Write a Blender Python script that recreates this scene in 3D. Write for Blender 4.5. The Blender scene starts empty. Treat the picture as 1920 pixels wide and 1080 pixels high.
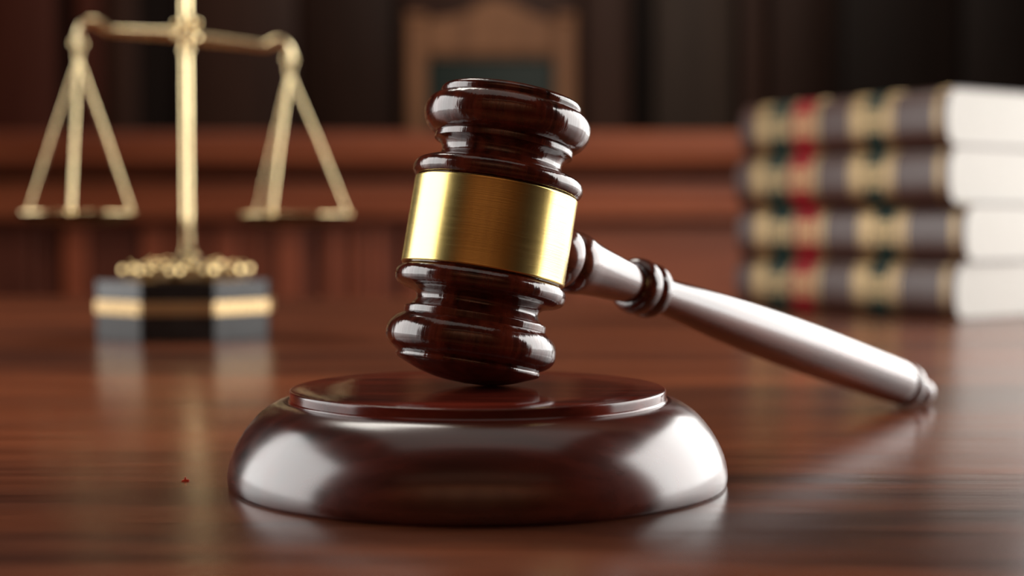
import bpy, bmesh, math, random
from mathutils import Vector, Matrix
random.seed(7)
S = bpy.context.scene
COL = S.collection
T = 0.75                                   # height of the desk top

# ------------------------------------------------------------------ camera
cam = bpy.data.cameras.new('camera')
camo = bpy.data.objects.new('camera', cam)
COL.objects.link(camo)
camo.location = (0.0082, -0.375, T + 0.0616)
camo.rotation_euler = (math.radians(90) - math.atan(114 / 2900.0), 0, 0)
cam.sensor_width = 36.0
cam.lens = 2900.0 * 36.0 / 1920.0
cam.clip_start = 0.01
cam.clip_end = 60
cam.dof.use_dof = True
cam.dof.focus_distance = 0.362
cam.dof.aperture_fstop = 8.4
S.camera = camo

# ------------------------------------------------------------------ world, lights, exposure
W = bpy.data.worlds.new('world')
S.world = W
W.use_nodes = True
W.node_tree.nodes['Background'].inputs[0].default_value = (0.9, 0.85, 0.8, 1)
W.node_tree.nodes['Background'].inputs[1].default_value = 0.05
S.view_settings.view_transform = 'Standard'
S.view_settings.look = 'None'
S.view_settings.gamma = 1
S.view_settings.use_curve_mapping = False
S.view_settings.exposure = 0.0


def area(name, loc, target, sx, sy, radiance, col=(1, 1, 1)):
    l = bpy.data.lights.new(name, 'AREA')
    l.shape = 'RECTANGLE'
    l.size = sx
    l.size_y = sy
    l.energy = radiance * math.pi * sx * sy
    l.color = col
    o = bpy.data.objects.new(name, l)
    COL.objects.link(o)
    o.location = loc
    d = Vector(target) - Vector(loc)
    o.rotation_euler = d.to_track_quat('-Z', 'Y').to_euler()
    return o


area('left_softbox', (-1.12, 0.24, T + 0.42), (0, 0.12, T + 0.36), 1.15, 1.0, 4.7, (1.0, 0.985, 0.96))
area('right_softbox', (1.10, 1.12, T + 0.43), (0, 1.07, T + 0.41), 2.4, 1.06, 7.0, (1.0, 0.985, 0.955))
area('ceiling_lamp_desk', (0.0, 0.3, 3.2), (0.0, 0.3, 0.5), 2.4, 1.8, 0.45, (1.0, 0.95, 0.88))
area('beam_fill_light', (-0.42, 0.98, 2.05), (-0.2, 0.45, T + 0.15), 0.5, 0.42, 7.5, (1.0, 0.95, 0.86))  # added light high behind the scales, brightens the beam
area('bench_fill_light', (0.9, 1.4, 3.2), (0.9, 3.4, 2.2), 2.2, 0.9, 11.0, (1.0, 0.87, 0.74))  # added fill that lifts the bench front
area('wall_fill_light', (0.2, 3.9, 3.3), (0.2, 5.5, 1.3), 4.0, 0.6, 4.6, (1.0, 0.87, 0.74))  # added fill for the back wall
area('front_wall_fill_light', (0.0, -2.2, 3.3), (0.0, -3.2, 2.8), 4.0, 0.6, 13.0, (1.0, 0.87, 0.74))  # added fill on the wall behind the camera, for the brass band's reflection


# ------------------------------------------------------------------ materials
def nt(name):
    m = bpy.data.materials.new(name)
    m.use_nodes = True
    n = m.node_tree
    return m, n, n.nodes['Principled BSDF']


def wood(name, dark, light, axis='X', scale=30.0, stretch=14.0, rough=0.25, coat=0.0, coat_rough=0.1,
         bump=0.02, fine=160.0, contrast=(0.32, 0.68), rough_var=0.08, spec=0.5, warp=0.0, bump_dist=0.001):
    m, n, p = nt(name)
    N, L = n.nodes, n.links
    tc = N.new('ShaderNodeTexCoord')
    mp = N.new('ShaderNodeMapping')
    sc = [1.0, 1.0, 1.0]
    sc['XYZ'.index(axis)] = 1.0 / stretch
    mp.inputs['Scale'].default_value = sc
    L.new(tc.outputs['Object'], mp.inputs[0])
    n1 = N.new('ShaderNodeTexNoise')
    n1.inputs['Scale'].default_value = scale
    n1.inputs['Detail'].default_value = 6
    n1.inputs['Roughness'].default_value = 0.6
    n1.inputs['Distortion'].default_value = warp
    L.new(mp.outputs[0], n1.inputs['Vector'])
    mp2 = N.new('ShaderNodeMapping')
    sc2 = [1.0, 1.0, 1.0]
    sc2['XYZ'.index(axis)] = 1.0 / (stretch * 2.0)
    mp2.inputs['Scale'].default_value = sc2
    L.new(tc.outputs['Object'], mp2.inputs[0])
    n2 = N.new('ShaderNodeTexNoise')
    n2.inputs['Scale'].default_value = scale * fine / 30.0
    n2.inputs['Detail'].default_value = 4
    L.new(mp2.outputs[0], n2.inputs['Vector'])
    mx = N.new('ShaderNodeMath')
    mx.operation = 'MULTIPLY_ADD'
    L.new(n2.outputs['Fac'], mx.inputs[0])
    mx.inputs[1].default_value = 0.35
    sub = N.new('ShaderNodeMath')
    sub.operation = 'SUBTRACT'
    L.new(n1.outputs['Fac'], sub.inputs[0])
    sub.inputs[1].default_value = 0.175
    L.new(sub.outputs[0], mx.inputs[2])
    cr = N.new('ShaderNodeValToRGB')
    cr.color_ramp.elements[0].position = contrast[0]
    cr.color_ramp.elements[0].color = (*dark, 1)
    cr.color_ramp.elements[1].position = contrast[1]
    cr.color_ramp.elements[1].color = (*light, 1)
    L.new(mx.outputs[0], cr.inputs[0])
    L.new(cr.outputs[0], p.inputs['Base Color'])
    rr = N.new('ShaderNodeMapRange')
    rr.inputs['To Min'].default_value = max(0.02, rough - rough_var)
    rr.inputs['To Max'].default_value = rough + rough_var
    L.new(n2.outputs['Fac'], rr.inputs['Value'])
    L.new(rr.outputs[0], p.inputs['Roughness'])
    p.inputs['Specular IOR Level'].default_value = spec
    p.inputs['Coat Weight'].default_value = coat
    p.inputs['Coat Roughness'].default_value = coat_rough
    if bump:
        b = N.new('ShaderNodeBump')
        b.inputs['Strength'].default_value = bump
        b.inputs['Distance'].default_value = bump_dist
        L.new(n2.outputs['Fac'], b.inputs['Height'])
        L.new(b.outputs[0], p.inputs['Normal'])
        if coat:
            L.new(b.outputs[0], p.inputs['Coat Normal'])
    return m


def metal(name, col, rough=0.3, aniso=0.0, brushed=0.0, axis='Z', bump=0.0):
    m, n, p = nt(name)
    N, L = n.nodes, n.links
    p.inputs['Base Color'].default_value = (*col, 1)
    p.inputs['Metallic'].default_value = 1.0
    p.inputs['Roughness'].default_value = rough
    p.inputs['Anisotropic'].default_value = aniso
    tc = N.new('ShaderNodeTexCoord')
    mp = N.new('ShaderNodeMapping')
    s = [1.0, 1.0, 1.0]
    if brushed:
        s['XYZ'.index(axis)] = 60.0
    mp.inputs['Scale'].default_value = s
    L.new(tc.outputs['Object'], mp.inputs[0])
    no = N.new('ShaderNodeTexNoise')
    no.inputs['Scale'].default_value = 60
    no.inputs['Detail'].default_value = 5
    L.new(mp.outputs[0], no.inputs['Vector'])
    rr = N.new('ShaderNodeMapRange')
    rr.inputs['To Min'].default_value = max(0.01, rough - 0.05)
    rr.inputs['To Max'].default_value = rough + 0.05
    L.new(no.outputs['Fac'], rr.inputs['Value'])
    L.new(rr.outputs[0], p.inputs['Roughness'])
    if bump:
        b = N.new('ShaderNodeBump')
        b.inputs['Strength'].default_value = bump
        b.inputs['Distance'].default_value = 0.0005
        L.new(no.outputs['Fac'], b.inputs['Height'])
        L.new(b.outputs[0], p.inputs['Normal'])
    return m


def plain(name, col, rough=0.5, spec=0.5, nscale=80.0, amount=0.12, bump=0.0, stretch=None):
    m, n, p = nt(name)
    N, L = n.nodes, n.links
    tc = N.new('ShaderNodeTexCoord')
    mp = N.new('ShaderNodeMapping')
    if stretch:
        mp.inputs['Scale'].default_value = stretch
    L.new(tc.outputs['Object'], mp.inputs[0])
    no = N.new('ShaderNodeTexNoise')
    no.inputs['Scale'].default_value = nscale
    no.inputs['Detail'].default_value = 4
    L.new(mp.outputs[0], no.inputs['Vector'])
    cr = N.new('ShaderNodeValToRGB')
    cr.color_ramp.elements[0].position = 0.3
    cr.color_ramp.elements[1].position = 0.7
    cr.color_ramp.elements[0].color = (*[c * (1 - amount) for c in col], 1)
    cr.color_ramp.elements[1].color = (*[min(1, c * (1 + amount)) for c in col], 1)
    L.new(no.outputs['Fac'], cr.inputs[0])
    L.new(cr.outputs[0], p.inputs['Base Color'])
    p.inputs['Roughness'].default_value = rough
    p.inputs['Specular IOR Level'].default_value = spec
    if bump:
        b = N.new('ShaderNodeBump')
        b.inputs['Strength'].default_value = bump
        b.inputs['Distance'].default_value = 0.001
        L.new(no.outputs['Fac'], b.inputs['Height'])
        L.new(b.outputs[0], p.inputs['Normal'])
    return m


M_head = wood('gavel_mahogany', (0.010, 0.0018, 0.0012), (0.105, 0.015, 0.006), 'Z', 190, 9, 0.13, 0.0, 0.10,
              0.12, 90, rough_var=0.05, spec=0.9)
M_handle = wood('handle_mahogany', (0.045, 0.010, 0.006), (0.19, 0.050, 0.026), 'Z', 160, 14, 0.15, 0.4, 0.12,
                0.06, 90, rough_var=0.05, spec=0.8)
M_block = wood('block_mahogany', (0.014, 0.0025, 0.0018), (0.10, 0.015, 0.007), 'X', 70, 9, 0.21, 0.0, 0.21,
               0.008, 110, rough_var=0.04, spec=1.0)
M_plate = wood('plate_mahogany', (0.035, 0.0045, 0.003), (0.16, 0.020, 0.010), 'X', 90, 7, 0.15, 0.0, 0.10,
               0.03, 110, rough_var=0.04, spec=0.6)
M_desk = wood('desk_walnut', (0.052, 0.0145, 0.0068), (0.24, 0.062, 0.022), 'X', 15, 6, 0.24, 0.0, 0.2,
              0.12, 200, contrast=(0.36, 0.66), rough_var=0.05, warp=0.3)
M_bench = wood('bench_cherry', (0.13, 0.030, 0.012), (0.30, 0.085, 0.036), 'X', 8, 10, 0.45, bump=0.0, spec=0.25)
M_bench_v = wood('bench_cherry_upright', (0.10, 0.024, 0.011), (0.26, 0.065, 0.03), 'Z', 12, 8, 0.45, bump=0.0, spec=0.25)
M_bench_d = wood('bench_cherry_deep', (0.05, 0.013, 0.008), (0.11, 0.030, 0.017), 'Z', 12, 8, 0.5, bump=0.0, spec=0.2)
M_chair = wood('chair_oak', (0.14, 0.06, 0.026), (0.26, 0.12, 0.055), 'Z', 14, 8, 0.5, bump=0.0, spec=0.25)
M_wall_deep = wood('wall_deep_walnut', (0.016, 0.007, 0.0045), (0.034, 0.015, 0.010), 'Z', 7, 12, 0.5, bump=0.0, spec=0.12)
M_wall_brown = wood('wall_walnut', (0.030, 0.013, 0.009), (0.06, 0.027, 0.018), 'Z', 7, 12, 0.5, bump=0.0, spec=0.15)
M_wall_red = wood('wall_redwood', (0.06, 0.014, 0.008), (0.10, 0.026, 0.015), 'Z', 7, 12, 0.5, bump=0.0, spec=0.15)
M_wall_dark = wood('wall_ebony', (0.008, 0.005, 0.004), (0.018, 0.011, 0.009), 'Z', 7, 12, 0.5, bump=0.0, spec=0.1)
M_wall_sheen = wood('wall_wood_sheen', (0.038, 0.025, 0.019), (0.062, 0.042, 0.033), 'Z', 7, 12, 0.5, bump=0.0, spec=0.15)  # gloss reflection on the wall, painted as a greyer wood colour
M_brass = metal('brushed_brass', (0.80, 0.60, 0.21), 0.24, 0.0, 1.0, 'Z', 0.05)
M_gold = metal('polished_brass', (0.90, 0.72, 0.40), 0.12)
M_satin = metal('satin_brass', (0.95, 0.78, 0.46), 0.25)
M_bead = metal('mirror_brass', (0.95, 0.72, 0.36), 0.03)
M_bronze = metal('dull_brass', (0.12, 0.065, 0.025), 0.45)
M_gilt = metal('gilt_foil', (0.55, 0.39, 0.20), 0.46)
M_marble = plain('black_stone', (0.014, 0.012, 0.011), 0.12, 0.33, 60, 0.4)
M_leather = plain('brown_leather', (0.065, 0.024, 0.016), 0.36, 0.7, 600, 0.2, 0.15)
M_redlab = plain('red_label_leather', (0.30, 0.010, 0.016), 0.5, 0.3, 500, 0.1)
M_grnlab = plain('green_label_leather', (0.010, 0.032, 0.026), 0.5, 0.3, 500, 0.1)
M_page = plain('paper_edges', (0.54, 0.525, 0.49), 0.85, 0.2, 60, 0.05, 0.15, (1, 1, 40))
M_greenpad = plain('green_upholstery', (0.011, 0.020, 0.017), 0.5, 0.2, 40, 0.15)
M_floor = wood('floor_oak', (0.06, 0.025, 0.013), (0.12, 0.055, 0.03), 'Y', 9, 10, 0.4, bump=0.0)
M_ceil = plain('ceiling_plaster', (0.10, 0.07, 0.05), 0.9, 0.2, 10, 0.05)
M_red = plain('red_fleck', (0.85, 0.08, 0.03), 0.6, 0.3, 400, 0.1)
M_felt = plain('dark_felt', (0.01, 0.008, 0.008), 0.95, 0.1, 600, 0.2)


# ------------------------------------------------------------------ helpers
def empty(name, loc=(0, 0, 0), rotz=0.0, label=None, cat=None, group=None):
    o = bpy.data.objects.new(name, None)
    COL.objects.link(o)
    o.location = loc
    o.rotation_euler = (0, 0, rotz)
    o.empty_display_size = 0.02
    if label:
        tag(o, label, cat, group)
    return o


def tag(o, label, cat, group=None):
    o['label'] = label
    o['category'] = cat
    if group:
        o['group'] = group
    return o


def obj(name, bm, mat, parent=None, loc=None, rot=None, smooth=None, label=None, kind=None):
    me = bpy.data.meshes.new(name)
    bmesh.ops.recalc_face_normals(bm, faces=bm.faces[:])
    bm.to_mesh(me)
    bm.free()
    me.materials.append(mat)
    if smooth is not None:
        for p in me.polygons:
            p.use_smooth = True
        me.set_sharp_from_angle(angle=math.radians(smooth))
    o = bpy.data.objects.new(name, me)
    COL.objects.link(o)
    if parent is not None:
        o.parent = parent
    if loc is not None:
        o.location = loc
    if rot is not None:
        o.rotation_euler = rot
    if label:
        o['label'] = label
    if kind:
        o['kind'] = kind
    return o


def crom(pts, n=6):
    """Smooth a profile: entries (r, z) are smooth, (r, z, 1) is a corner."""
    out = []
    k = len(pts)
    for i in range(k - 1):
        p1, p2 = pts[i], pts[i + 1]
        p0 = pts[i - 1] if i > 0 and len(p1) < 3 else None
        p3 = pts[i + 2] if i + 2 < k and len(p2) < 3 else None
        a, b = Vector(p1[:2]), Vector(p2[:2])
        l = (b - a).length
        m1 = ((b - Vector(p0[:2])).normalized() * l) if p0 else (b - a)
        m2 = ((Vector(p3[:2]) - a).normalized() * l) if p3 else (b - a)
        for j in range(n):
            t = j / n
            h1 = 2 * t**3 - 3 * t**2 + 1
            h2 = t**3 - 2 * t**2 + t
            h3 = -2 * t**3 + 3 * t**2
            h4 = t**3 - t**2
            out.append(tuple(a * h1 + m1 * h2 + b * h3 + m2 * h4))
    out.append(tuple(pts[-1][:2]))
    return out


def lathe(profile, seg=128, bm=None, mat=Matrix(), unit=0.001):
    bm = bm or bmesh.new()
    rings = []
    for r, z in profile:
        r *= unit
        z *= unit
        if r < 1e-7:
            rings.append([bm.verts.new(mat @ Vector((0, 0, z)))])
        else:
            rings.append([bm.verts.new(mat @ Vector((r * math.cos(2 * math.pi * i / seg), r * math.sin(2 * math.pi * i / seg), z))) for i in range(seg)])
    for a, b in zip(rings, rings[1:]):
        if len(a) == 1 and len(b) == 1:
            continue
        for i in range(seg):
            j = (i + 1) % seg
            if len(a) == 1:
                bm.faces.new((a[0], b[i], b[j]))
            elif len(b) == 1:
                bm.faces.new((a[i], a[j], b[0]))
            else:
                bm.faces.new((a[i], a[j], b[j], b[i]))
    if len(rings[0]) > 1:
        bm.faces.new(rings[0])
    if len(rings[-1]) > 1:
        bm.faces.new(rings[-1])
    return bm


def box(x0, x1, y0, y1, z0, z1, bev=0.0, bm=None, seg=2):
    bm = bm or bmesh.new()
    r = bmesh.ops.create_cube(bm, size=1.0)
    vs = r['verts']
    bmesh.ops.scale(bm, vec=(x1 - x0, y1 - y0, z1 - z0), verts=vs)
    bmesh.ops.translate(bm, vec=((x0 + x1) / 2, (y0 + y1) / 2, (z0 + z1) / 2), verts=vs)
    if bev:
        es = list({e for v in vs for e in v.link_edges})
        bmesh.ops.bevel(bm, geom=es, offset=bev, segments=seg, profile=0.5, affect='EDGES')
    return bm


def tube(pts, rad, seg=16, bm=None):
    """Swept round bar through pts; rad a number or one per point."""
    bm = bm or bmesh.new()
    pts = [Vector(p) for p in pts]
    n = len(pts)
    rad = rad if isinstance(rad, (list, tuple)) else [rad] * n
    rings = []
    ref = Vector((0, 0, 1))
    for i, p in enumerate(pts):
        d = (pts[min(i + 1, n - 1)] - pts[max(i - 1, 0)]).normalized()
        if abs(d.dot(ref)) > 0.95:
            ref = Vector((0, 1, 0)) if abs(d.y) < 0.9 else Vector((1, 0, 0))
        u = (ref - d * ref.dot(d)).normalized()
        ref = u
        v = d.cross(u)
        rings.append([bm.verts.new(p + (u * math.cos(2 * math.pi * k / seg) + v * math.sin(2 * math.pi * k / seg)) * rad[i]) for k in range(seg)])
    for a, b in zip(rings, rings[1:]):
        for k in range(seg):
            j = (k + 1) % seg
            bm.faces.new((a[k], a[j], b[j], b[k]))
    bm.faces.new(rings[0])
    bm.faces.new(rings[-1])
    return bm


def ball(c, r, bm=None, seg=20, sz=1.0):
    bm = bm or bmesh.new()
    res = bmesh.ops.create_uvsphere(bm, u_segments=seg, v_segments=seg // 2, radius=r)
    bmesh.ops.scale(bm, vec=(1, 1, sz), verts=res['verts'])
    bmesh.ops.translate(bm, vec=c, verts=res['verts'])
    return bm


def torus(R, r, c=(0, 0, 0), seg=48, s2=12, bm=None, mat=Matrix()):
    bm = bm or bmesh.new()
    rings = []
    for i in range(seg):
        a = 2 * math.pi * i / seg
        rings.append([bm.verts.new(mat @ Vector((c[0] + (R + r * math.cos(b)) * math.cos(a), c[1] + (R + r * math.cos(b)) * math.sin(a), c[2] + r * math.sin(b))))
                      for b in [2 * math.pi * k / s2 for k in range(s2)]])
    for i in range(seg):
        A, B = rings[i], rings[(i + 1) % seg]
        for k in range(s2):
            j = (k + 1) % s2
            bm.faces.new((A[k], B[k], B[j], A[j]))
    return bm


def prism(outline, y0, y1, bev=0.0, bm=None, plane='XZ'):
    """Extrude a closed outline of (a, b); XZ: from y0 to y1."""
    bm = bm or bmesh.new()
    def P(a, b, c):
        return (a, c, b) if plane == 'XZ' else ((a, b, c) if plane == 'XY' else (c, a, b))
    A = [bm.verts.new(P(a, b, y0)) for a, b in outline]
    B = [bm.verts.new(P(a, b, y1)) for a, b in outline]
    bm.faces.new(A)
    bm.faces.new(B)
    n = len(A)
    for i in range(n):
        j = (i + 1) % n
        bm.faces.new((A[i], A[j], B[j], B[i]))
    if bev:
        bmesh.ops.recalc_face_normals(bm, faces=bm.faces[:])
        bmesh.ops.bevel(bm, geom=[e for e in bm.edges if e.calc_face_angle(0) > 0.5], offset=bev, segments=2, profile=0.5, affect='EDGES')
    return bm


def struct(name, bm, mat, parent=None, smooth=None):
    o = obj(name, bm, mat, parent, smooth=smooth)
    if parent is None:
        o['kind'] = 'structure'
    return o


# ------------------------------------------------------------------ the room
YB = 5.95                                   # face of the back wall
struct('floor', box(-4.2, 4.2, -3.2, 6.2, -0.1, 0.0), M_floor)
struct('ceiling', box(-4.2, 4.2, -3.2, 6.2, 3.4, 3.5), M_ceil)
struct('wall_left', box(-4.3, -4.2, -3.3, 6.3, -0.1, 3.5), M_wall_brown)
struct('wall_right', box(4.2, 4.3, -3.3, 6.3, -0.1, 3.5), M_wall_brown)
wf = struct('wall_front', box(-4.2, 4.2, -3.3, -3.2, -0.1, 3.5), M_bench_d)
for k in range(10):
    struct('panel', box(-4.05 + 0.81 * k, -4.05 + 0.81 * k + 0.62, -3.22, -3.16, 0.9, 3.2, 0.01), M_chair, wf, 30)
wb = struct('wall_back', box(-4.2, 4.2, YB + 0.06, YB + 0.2, -0.1, 3.5), M_wall_dark)


def wx(px, depth):
    return (px - 960) / 2900.0 * depth + 0.0082


def wz(row, depth):
    return T + 0.0616 - (row - 426) / 2900.0 * depth


# upright boards and pilasters of the back wall: (left px, right px, proud, wood)
strips = [(-700, -420, 0.02, M_wall_brown), (-415, -130, 0.03, M_wall_red), (-125, 112, 0.03, M_wall_red),
          (150, 196, 0.05, M_wall_red), (206, 262, 0.01, M_wall_brown),
          (345, 560, 0.03, M_wall_brown), (566, 742, 0.03, M_wall_deep), (752, 1085, 0.02, M_wall_brown),
          (1092, 1180, 0.03, M_wall_brown), (1192, 1216, 0.05, M_wall_dark), (1224, 1372, 0.04, M_wall_sheen),
          (1384, 1430, 0.03, M_wall_brown), (1438, 1556, 0.03, M_wall_deep), (1575, 1790, 0.0, M_wall_dark),
          (1800, 2030, 0.0, M_wall_dark), (2040, 2300, 0.03, M_wall_brown), (2310, 2600, 0.03, M_wall_brown)]
for a, b, pr, m in strips:
    struct('panel', box(wx(a, 6.325), wx(b, 6.325), YB - pr, YB + 0.06, 0.0, 3.4, 0.012), m, wb, 30)
struct('floor_1', box(-4.2, 4.2, 3.75, YB + 0.05, 0.0, 0.2), M_floor)

# ------------------------------------------------------------------ judge's bench
DB = 3.6
YF = DB - 0.375
bench = empty('judges_bench', (0, YF + 0.25, 0), 0, 'long cherry wood judge bench with thick top and panelled front behind the desk', 'bench')
def bz(row): return wz(row, DB)
by = -0.25
ztop = bz(251)
obj('bench_top', prism([(by - 0.06, ztop - 0.012), (by - 0.048, ztop), (0.45, ztop), (0.45, ztop - 0.06), (by - 0.02, bz(319)), (by - 0.045, bz(312)),
                        (by - 0.058, bz(296))], -3.3, 3.3, plane='YZ'), M_bench, bench, smooth=40)
obj('frieze', box(-3.25, 3.25, by + 0.01, by + 0.06, bz(380), bz(345)), M_bench, bench)
obj('upper_moulding', prism([(by + 0.02, bz(341)), (by - 0.003, bz(343)), (by - 0.003, bz(354)), (by + 0.02, bz(357))], -3.25, 3.25, plane='YZ'), M_bench, bench, smooth=40)
obj('lower_moulding', prism([(by + 0.02, bz(374)), (by - 0.02, bz(380)), (by - 0.034, bz(392)), (by - 0.034, bz(406)), (by - 0.02, bz(415)), (by + 0.02, bz(417))],
                            -3.25, 3.25, plane='YZ'), M_bench, bench, smooth=40)
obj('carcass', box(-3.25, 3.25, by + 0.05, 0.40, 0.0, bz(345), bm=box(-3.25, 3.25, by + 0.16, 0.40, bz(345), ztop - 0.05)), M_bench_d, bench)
obj('plinth', box(-3.27, 3.27, by - 0.01, by + 0.05, 0.0, 0.16, 0.006), M_bench, bench)
# upright slats and stiles of the lower front: px edges, proud
slats = [(-330, -240, .02), (-225, -180, .03), (-160, -60, .02), (-45, 52, .03), (60, 76, .015), (112, 156, .03), (162, 255, .018), (262, 300, .03),
         (306, 392, .018), (398, 440, .03), (446, 512, .018), (518, 556, .03), (562, 576, .012), (606, 636, .03), (641, 660, .018),
         (664, 692, .03), (697, 727, .02), (756, 790, .03), (795, 900, .02), (905, 1060, .03), (1062, 1400, .03), (1403, 1700, .03), (1704, 2000, .03), (2004, 2320, .03)]
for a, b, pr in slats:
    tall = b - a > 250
    obj('panel', box(wx(a, DB), wx(b, DB), by + 0.052 - pr, by + 0.06, 0.16, bz(427), 0.003), M_bench if tall else (M_bench_d if a < 60 or (b < 320 and pr < .025) else M_bench_v), bench)  # dimmer light at the left end is painted in with the deep cherry

# ------------------------------------------------------------------ judge's chair
DC = 5.0
YC = DC - 0.375
cz0 = 0.2
chair = empty('judges_chair', (wx(921, DC), YC, cz0), 0, 'tall oak judge chair with peaked crest rail and dark green padded back behind the bench', 'chair')
def cx(px): return (px - 921) / 2900.0 * DC
def czz(row): return wz(row, DC) - cz0
for a, b in ((766, 801), (1040, 1077)):
    obj('back_post', box(cx(a), cx(b), -0.025, 0.03, 0.0, czz(44), 0.006), M_chair, chair)
    obj('post_cap', box(cx(a) - 0.004, cx(b) + 0.004, -0.03, 0.035, czz(44), czz(30), 0.008), M_chair, chair)
crest = [(801, 112), (801, 44), (815, 40), (850, 36), (875, 27), (893, 15), (912, 5), (930, 3), (948, 6), (968, 15), (990, 27), (1015, 38), (1040, 44), (1040, 112)]
obj('crest_rail', prism([(cx(a), czz(b)) for a, b in crest], -0.02, 0.025, 0.005), M_chair, chair)
obj('crest_moulding', box(cx(801), cx(1040), -0.032, -0.02, czz(103), czz(92), 0.004), M_chair, chair)
obj('backrest', box(cx(802), cx(1039), -0.022, 0.015, czz(500), czz(114), 0.012, seg=3), M_greenpad, chair, smooth=40)
obj('lower_rail', box(cx(801), cx(1040), -0.02, 0.025, czz(520), czz(500), 0.004), M_chair, chair)
sw = cx(1077)
obj('seat', box(-sw - 0.01, sw + 0.01, -0.52, -0.02, 0.40, 0.48, 0.025, seg=3), M_greenpad, chair, smooth=40)
obj('seat_frame', box(-sw, sw, -0.50, -0.01, 0.33, 0.40, 0.005), M_chair, chair)
for s in (-1, 1):
    obj('leg', box(s * (sw - 0.03) - 0.025, s * (sw - 0.03) + 0.025, -0.50, -0.45, 0.0, 0.66, 0.006), M_chair, chair)
    obj('armrest', box(s * (sw - 0.03) - 0.035, s * (sw - 0.03) + 0.035, -0.54, -0.02, 0.66, 0.70, 0.012), M_chair, chair)

# ------------------------------------------------------------------ desk
desk = empty('desk', (0, 0, 0), 0, 'polished reddish brown wooden desk carrying the gavel, scales and books', 'desk')
obj('desktop', box(-0.70, 0.74, -0.62, 0.985, T - 0.035, T, 0.004, seg=3), M_desk, desk, smooth=40)
obj('apron', box(-0.62, 0.66, -0.54, 0.90, T - 0.12, T - 0.035, 0.002), M_desk, desk)
for x in (-0.62, 0.59):
    for y in (-0.54, 0.83):
        obj('leg', box(x, x + 0.07, y, y + 0.07, 0.0, T - 0.12, 0.004), M_desk, desk)

# ------------------------------------------------------------------ sound block
blk = empty('sound_block', (0, 0, T), 0, 'round dark mahogany sound block under the tilted gavel head', 'sound block')
prof = crom([(0, 0, 1), (59.6, 0, 1), (60.1, 0.8), (60.2, 3.0), (59.6, 6.2), (58.1, 9.8), (55.7, 13.6), (52.6, 17.0), (49.2, 19.2), (46.6, 20.1, 1), (45.6, 20.05, 1), (0, 20.0, 1)], 6)
obj('base', lathe(prof, 192), M_block, blk, smooth=35)
prof = crom([(0, 20.0, 1), (45.9, 20.0, 1), (45.75, 20.25), (45.5, 20.5, 1), (45.5, 22.2), (45.35, 22.6), (44.95, 22.76, 1), (0, 22.76, 1)], 4)
obj('striking_plate', lathe(prof, 192), M_plate, blk, smooth=30)

# ------------------------------------------------------------------ gavel
A = Vector((0.1638, 0.128, 1)).normalized()
c0 = Vector((-0.00261, 0.0, T + 0.02786))
gav = empty('gavel', (c0.x + 0.0059, c0.y + 0.0046, T + 0.02276), 0,
            'dark mahogany gavel with wide brass band tilted on the sound block', 'gavel')
goff = -Vector(gav.location)


def axis_rot(d, hint=Vector((0, -1, 0))):
    d = d.normalized()
    y = (hint - d * hint.dot(d)).normalized()
    x = y.cross(d)
    return Matrix((x, y, d)).transposed().to_euler()


head_prof = crom([(0, -4.25), (6, -3.85), (11, -2.75), (15, -1.25), (17.3, -0.25), (17.7, 0.15), (17.75, 0.7), (17.5, 1.25, 1),
                  (18.2, 1.6), (19.8, 2.7), (20.75, 4.2), (20.95, 5.9), (20.6, 7.6), (19.6, 9.1), (18.2, 10.2), (17.45, 10.65, 1),
                  (17.5, 10.8, 1), (17.5, 11.0), (17.5, 12.1), (17.3, 12.4, 1), (16.4, 12.8), (15.4, 13.9), (15.1, 14.8), (15.3, 15.6),
                  (16.1, 16.3), (17.4, 16.7), (19.0, 17.1), (20.5, 18.0), (21.05, 19.4), (20.9, 20.7), (20.2, 21.7), (19.6, 22.2), (19.3, 22.4, 1),
                  (19.3, 44.1, 1), (19.9, 44.25), (20.5, 44.7), (21.0, 45.7), (20.95, 46.9), (20.3, 48.0), (19.0, 48.75), (17.5, 49.3),
                  (16.0, 49.9), (15.1, 50.6), (14.85, 51.5), (15.0, 52.4), (15.6, 53.3), (16.4, 53.9), (17.1, 54.15, 1), (17.15, 54.4, 1), (17.15, 55.2), (17.1, 55.6, 1),
                  (18.2, 56.1), (19.5, 57.3), (20.4, 59.0), (20.65, 60.9), (20.3, 62.6), (19.3, 64.1), (18.0, 65.0), (17.3, 65.25, 1),
                  (17.35, 65.5), (17.45, 66.2), (17.2, 66.9), (16.4, 67.45), (14, 68.1), (9, 69.1), (4, 69.6), (0, 69.7)], 6)
obj('head', lathe(head_prof, 160), M_head, gav, loc=c0 + goff, rot=axis_rot(A), smooth=38)
band_prof = crom([(19.4, 22.6, 1), (19.95, 22.62), (20.15, 22.85), (20.15, 23.3, 1), (20.15, 43.1, 1), (20.15, 43.6), (19.95, 43.9), (19.4, 43.92, 1)], 4)
obj('band', lathe(band_prof, 160), M_brass, gav, loc=c0 + goff, rot=axis_rot(A), smooth=30, label='wide brushed brass band')
hm = c0 + A * 0.0332
hd = Vector((0.66302, 0.70537, -0.24950)).normalized()
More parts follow.
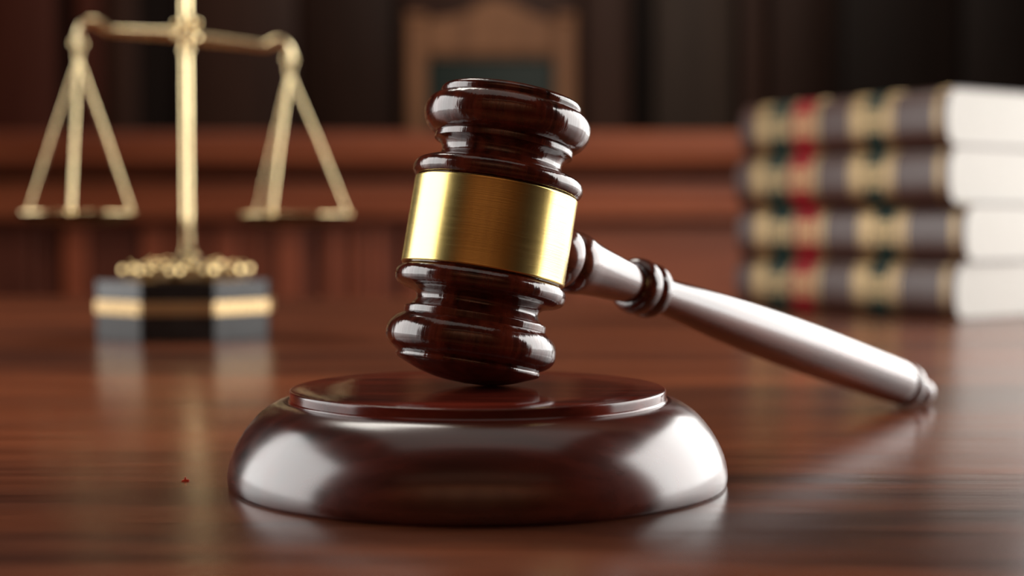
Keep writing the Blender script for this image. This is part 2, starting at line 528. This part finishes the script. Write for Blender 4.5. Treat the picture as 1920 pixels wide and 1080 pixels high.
hprof = crom([(6.2, 12.0, 1), (6.6, 19.0), (7.4, 20.8), (8.2, 22.8), (8.5, 25.0), (8.2, 27.0), (7.4, 28.3, 1), (7.0, 28.6, 1), (7.6, 29.2), (8.1, 30.6), (8.15, 32.6), (7.8, 34.8), (7.3, 37.5), (6.7, 42.0),
              (6.2, 47.0), (5.75, 52.0), (5.4, 55.8, 1), (5.2, 56.2, 1), (5.1, 67.6, 1), (4.95, 67.9, 1), (5.05, 72.0), (5.8, 84.0), (6.65, 98.0), (7.3, 113.0), (7.75, 130.0), (7.9, 148.0), (7.85, 168.0),
              (7.75, 185.0), (7.6, 200.0), (7.4, 205.5), (6.8, 207.8), (5.4, 208.6, 1), (5.4, 210.0, 1)], 6)
hnd = obj('handle', lathe(hprof, 96), M_handle, gav, loc=hm + goff, rot=axis_rot(hd, Vector((0, 0, 1))), smooth=38)
rprof = crom([(5.2, 56.0, 1), (6.3, 56.3), (7.3, 57.4), (7.75, 59.3), (7.55, 61.2), (7.0, 62.3, 1), (7.2, 62.8), (7.6, 64.2), (7.45, 65.9), (6.6, 67.3), (5.1, 67.8, 1)], 5)
obj('collar', lathe(rprof, 96), M_head, hnd, smooth=38, label='dark turned double ring on the handle')
kprof = crom([(5.4, 209.4, 1), (6.8, 209.7), (7.3, 210.6), (7.3, 211.8), (6.95, 213.4), (6.1, 214.8, 1), (5.0, 215.6), (3.6, 216.9), (2.5, 218.6), (2.3, 219.6), (2.9, 220.6), (3.7, 222.0), (4.0, 223.8),
              (3.8, 225.6), (3.0, 227.1), (1.6, 228.0), (0, 228.3)], 5)
obj('end_knob', lathe(kprof, 80), M_handle, hnd, smooth=38, label='turned end knob with small ball tip')

# ------------------------------------------------------------------ balance scales
SX, SY = -0.1750, 0.4937
sc = empty('balance_scales', (SX, SY, T), 0, 'brass balance scales on an octagonal black stone base with two hanging pans', 'balance scales')
rot0 = math.radians(-90 + 6.2)
def octo(ap, z0, z1, bev=0.0):
    R = ap / math.cos(math.pi / 8)
    return prism([(R * math.cos(rot0 + math.pi / 8 + k * math.pi / 4), R * math.sin(rot0 + math.pi / 8 + k * math.pi / 4)) for k in range(8)], z0, z1, bev, plane='XY')
base = obj('base', octo(0.0466, 0.0, 0.0325, 0.0006), M_marble, sc, label='glossy black octagonal stone base')
gs = obj('gilt_strip', octo(0.0470, 0.0148, 0.0218, 0.0003), M_gilt, base, label='gold ornamental strip round the base')
# relief studs on the strip, one run per face
bm = bmesh.new()
for k in range(8):
    a = rot0 + k * math.pi / 4
    nrm, tg = Vector((math.cos(a), math.sin(a), 0)), Vector((-math.sin(a), math.cos(a), 0))
    for i in range(9):
        q = nrm * 0.0472 + tg * ((i - 4) * 0.0041)
        r = bmesh.ops.create_cube(bm, size=1.0, matrix=Matrix.Translation(q + Vector((0, 0, 0.0182 + (0.0012 if i % 2 else -0.0012)))) @ Matrix.Rotation(a, 4, 'Z') @ Matrix.Diagonal((0.0008, 0.0022, 0.0045, 1)))
obj('relief', bm, M_gilt, base)
obj('base_plate', lathe(crom([(0, 32.4, 1), (35.5, 32.4, 1), (35.5, 33.6), (34.5, 34.4, 1), (30, 34.8), (26, 36.6), (20, 38.0, 1), (13, 38.6), (10, 40.5), (9.0, 43.5), (7.2, 45.0, 1), (0, 45, 1)], 4), 64),
    M_bronze, sc, smooth=35)
me_b = None
for k in range(11):
    a = 2 * math.pi * (k + 0.3) / 11
    loc = (0.0325 * math.cos(a), 0.0325 * math.sin(a), 0.0378)
    if me_b is None:
        o = obj('bead', ball((0, 0, 0), 0.0043), M_bead, sc, loc=loc, smooth=60)
        me_b = o
    else:
        o = me_b.copy()
        COL.objects.link(o)
        o.location = loc
for k in range(7):
    a = 2 * math.pi * (k + 0.6) / 7
    o = me_b.copy()
    COL.objects.link(o)
    o.location = (0.019 * math.cos(a), 0.019 * math.sin(a), 0.0405)
    o.scale = (0.8, 0.8, 0.8)
PX = 0.0010                                  # the pole's place on the base
obj('pole', lathe(crom([(0, 44, 1), (6.6, 44.0, 1), (6.6, 45.5), (4.6, 47.5), (3.2, 50.5, 1), (2.5, 52, 1), (2.4, 158, 1), (3.6, 159), (3.6, 161), (2.6, 162, 1), (2.5, 196, 1), (8, 199), (8, 202), (5, 206), (5.5, 208), (9, 214),
                         (9, 220), (5, 227), (2, 232), (0, 234)], 4), 32), M_gold, sc, loc=(PX, 0, 0), smooth=30)
cxz = Vector((0.0035, -0.0085, 0.1690))
hub = obj('hub', lathe(crom([(0, -4.5), (3, -4.3), (4.3, -3.0), (4.5, 0), (4.5, 4), (0, 4, 1)], 4), 40, mat=Matrix.Rotation(math.radians(90), 4, 'X') @ Matrix.Diagonal((1, 1, -1, 1))), M_gold, sc, loc=cxz, smooth=35)
obj('knob', ball((0.0008, -0.001, 0.0065), 0.0036), M_gold, hub, smooth=60)
obj('knob', ball((-0.0050, -0.001, 0.0050), 0.0022), M_gold, hub, smooth=60)
obj('knob', ball((0.0052, -0.001, 0.0055), 0.0022), M_gold, hub, smooth=60)
obj('knob', ball((-0.0048, -0.002, -0.0015), 0.0026), M_gold, hub, smooth=60)
obj('knob', ball((0.0046, -0.003, -0.0030), 0.0032), M_gold, hub, smooth=60)
# beam with hooked ends; pixel to local coordinates at each side's distance
DL, DR, D0 = 0.853, 0.889, 0.869
def sp(px, row, d):
    return Vector((wx(px, d) - SX, d - 0.375 - SY - 0.006, wz(row, d) - T))
pl = [sp(x, y, DL + (D0 - DL) * (x - 150) / 205.0) for x, y in
      [(355, 72), (320, 69), (270, 66.5), (225, 64), (210, 62), (202, 54), (190, 47), (177, 46), (165, 52), (158, 64), (154, 78), (155, 88)]]
prt = [sp(x, y, D0 + (DR - D0) * (x - 370) / 178.0) for x, y in
       [(370, 76), (400, 79.5), (450, 85), (495, 91), (508, 91), (517, 84), (527, 81), (538, 84), (546, 94), (550, 106), (549, 118)]]
obj('beam', tube(prt, [.0034, .0031, .0028, .0025, .0026, .0028, .0028, .0026, .0022, .0017, .0012], 16,
                 tube(pl, [.0034, .0031, .0028, .0024, .0026, .0028, .0028, .0026, .0022, .0017, .0014, .0012], 16)), M_satin, sc, smooth=50,
    label='tilted brass beam with hooked ends')
for (ax, ar, d, pcx, pr_, R, angs) in ((157, 104, DL, 152, 399, 0.0322, (160, 280, 40)), (548, 132, DR, 551, 402, 0.0322, (138, 258, 18))):
    apex = sp(ax, ar, d)
    pc = sp(pcx, pr_, d)
    dish = obj('pan', lathe(crom([(0, -7.2), (10, -6.8), (20, -5.3), (28, -2.6), (32.2, 0.2, 1), (32.0, 0.8, 1), (27.6, -1.8), (19.8, -4.6), (10, -6.0), (0, -6.4)], 4), 64), M_bronze, sc, loc=pc, smooth=40)
    obj('rim', torus(R, 0.0006), M_gold, dish, smooth=60)
    ap = apex - pc
    obj('ring', torus(0.0038, 0.0005, mat=Matrix.Translation(ap + Vector((0, 0, 0.0052))) @ Matrix.Rotation(math.radians(90), 4, 'X') @ Matrix.Rotation(math.radians(35), 4, 'Y'), seg=28, s2=8), M_gold, dish, smooth=60)
    obj('ring', torus(0.0036, 0.0005, mat=Matrix.Translation(ap + Vector((0, 0, -0.0002))) @ Matrix.Rotation(math.radians(90), 4, 'X') @ Matrix.Rotation(math.radians(-50), 4, 'Y'), seg=28, s2=8), M_gold, dish, smooth=60)
    for an in angs:
        a = math.radians(an)
        q = Vector((R * math.cos(a), R * math.sin(a), 0.0))
        obj('suspension_rod', tube([ap + Vector((0, 0, -0.003)), ap * 0.5 + q * 0.5, q], 0.0008, 10), M_gold, dish, smooth=60)
        obj('rim_knob', ball(q, 0.0020), M_bead, dish, smooth=60)

# ------------------------------------------------------------------ law books
TH = 0.0383
WID = 0.160


def section(inset, wid, n=22, b=0.0115, e=2.5):
    """Half outline (y, z) of a book with a rounded spine: from fore-edge bottom round the spine to fore-edge top."""
    h = TH / 2 - inset
    pts = [(wid, -h)]
    for i in range(n + 1):
        t = -math.pi / 2 + math.pi * i / n
        c, s = math.cos(t), math.sin(t)
        pts.append((b - (b - inset) * abs(c) ** (2 / e), h * math.copysign(abs(s) ** (2 / e), s)))
    pts.append((wid, h))
    return pts


def book(near, far, z, name, label):
    near, far = Vector((*near, 0)), Vector((*far, 0))
    u = (far - near)
    L = u.length
    ang = math.atan2(u.y, u.x)
    # local X runs along the spine, local -Y... width goes to the right of the spine direction
    r = empty(name, (near.x, near.y, z), ang, label, 'book', 'stacked law books')
    zc = TH / 2 - 0.0

    def shell(i0, i1, x0, x1, wid, e_ends=True):
        bm = bmesh.new()
        o = section(i0, wid)
        i = section(i1, wid)
        k = len(o)
        R = []
        for x in (x0, x1):
            R.append(([bm.verts.new((x, -p[0], p[1] + zc)) for p in o], [bm.verts.new((x, -p[0], p[1] + zc)) for p in i]))
        (a, b), (c, d) = R
        for j in range(k - 1):
            bm.faces.new((a[j], a[j + 1], c[j + 1], c[j]))
            bm.faces.new((b[j], b[j + 1], d[j + 1], d[j]))
            bm.faces.new((a[j], a[j + 1], b[j + 1], b[j]))
            bm.faces.new((c[j], c[j + 1], d[j + 1], d[j]))
        for j in (0, k - 1):
            bm.faces.new((a[j], b[j], d[j], c[j]))
        return bm
    obj('cover', shell(0.0002, 0.0012, 0.0, L, WID), M_leather, r, smooth=50)
    # page block
    o = section(0.0013, WID - 0.004)
    bm = bmesh.new()
    a = [bm.verts.new((0.0006, -p[0], p[1] + zc)) for p in o]
    b = [bm.verts.new((L - 0.0006, -p[0], p[1] + zc)) for p in o]
    bm.faces.new(a)
    bm.faces.new(b)
    for j in range(len(o)):
        k = (j + 1) % len(o)
        bm.faces.new((a[j], a[k], b[k], b[j]))
    obj('pages', bm, M_page, r, smooth=50, label='white page edges')

    def strip(f0, f1, mat, nm, lift=0.0, label=None):
        """A band round the spine; fractions run from the far (left) end."""
        x0, x1 = L * (1 - f1), L * (1 - f0)
        sct_o, sct_i = section(-lift, 0.013), section(0.0002, 0.013)
        bm = bmesh.new()
        k = len(sct_o)
        rr = [[bm.verts.new((x, -p[0], p[1] + zc)) for p in s] for x in (x0, x1) for s in (sct_o, sct_i)]
        for j in range(k - 1):
            bm.faces.new((rr[0][j], rr[0][j + 1], rr[2][j + 1], rr[2][j]))
            bm.faces.new((rr[0][j], rr[0][j + 1], rr[1][j + 1], rr[1][j]))
            bm.faces.new((rr[2][j], rr[2][j + 1], rr[3][j + 1], rr[3][j]))
        return obj(nm, bm, mat, r, smooth=50, label=label)
    for f0, f1 in ((.086, .092), (.100, .113), (.120, .132), (.139, .152), (.262, .270), (.388, .396), (.408, .418), (.567, .575), (.586, .598), (.606, .618), (.626, .634), (.722, .730), (.740, .750), (.762, .770), (.947, .954), (.962, .968)):
        strip(f0, f1, M_gilt, 'gilt_band', 0.0002)
    strip(.160, .255, M_grnlab, 'green_label', 0.00015, 'dark green spine label')
    strip(.282, .384, M_redlab, 'red_label', 0.00015, 'red spine label')
    strip(.638, .716, M_grnlab, 'green_label', 0.00015, 'dark green spine label')
    # worn gilt stamping in the middle of the labels, too blurred to read
    bm = bmesh.new()
    for f0, f1 in ((.163, .252), (.292, .374), (.641, .713)):
        n = 6
        for i in range(n):
            x = L * (1 - (f0 + (f1 - f0) * (i + 0.5) / n))
            for zz in (-0.0058, 0.0, 0.0058):
                w = L * (f1 - f0) / n * 0.55
                y = 0.0
                sec = [(-0.0003 + 0.0115 * (1 - (1 - (abs(zz + q) / (TH / 2)) ** 2.5) ** (1 / 2.5)), zz + q) for q in (-0.0024, 0, 0.0024)]
                A_ = [bm.verts.new((x - w / 2, -p[0], p[1] + zc)) for p in sec]
                B_ = [bm.verts.new((x + w / 2, -p[0], p[1] + zc)) for p in sec]
                for j in range(2):
                    bm.faces.new((A_[j], A_[j + 1], B_[j + 1], B_[j]))
    obj('gilt_tooling', bm, M_gilt, r, kind='stuff')
    return r


nb, fb = (0.2989, 0.6391), (0.1780, 0.7997)
rows = [(0.0, 0.0, 'brown leather law book at the bottom of the stack, lying on the desk'),
        (0.0060, 0.0010, 'second law book from the bottom, sticking out furthest to the right'),
        (-0.0050, -0.0006, 'third law book from the bottom, under the topmost one'),
        (-0.0068, 0.0026, 'topmost law book of the stack by the handle')]
for i, (d1, d2, lab) in enumerate(rows):
    book((nb[0] + d1, nb[1]), (fb[0] + d2, fb[1]), T + i * TH + 0.0002, 'law_book', lab)

# ------------------------------------------------------------------ tiny red fleck on the desk
bm = bmesh.new()
pts = [(-0.9, 0.0), (-0.75, 0.25), (-0.2, 0.45), (0.0, 1.1), (0.2, 0.5), (0.8, 0.35), (0.9, 0.0)]
prism([(a * 0.001, b * 0.001) for a, b in pts], -0.0004, 0.0004, bm=bm)
tag(obj('paper_fleck', bm, M_red, loc=((345 - 960) / 2900 * 0.3735 + 0.0082, -0.002, T)), 'tiny red fleck lying on the desk left of the sound block', 'fleck')
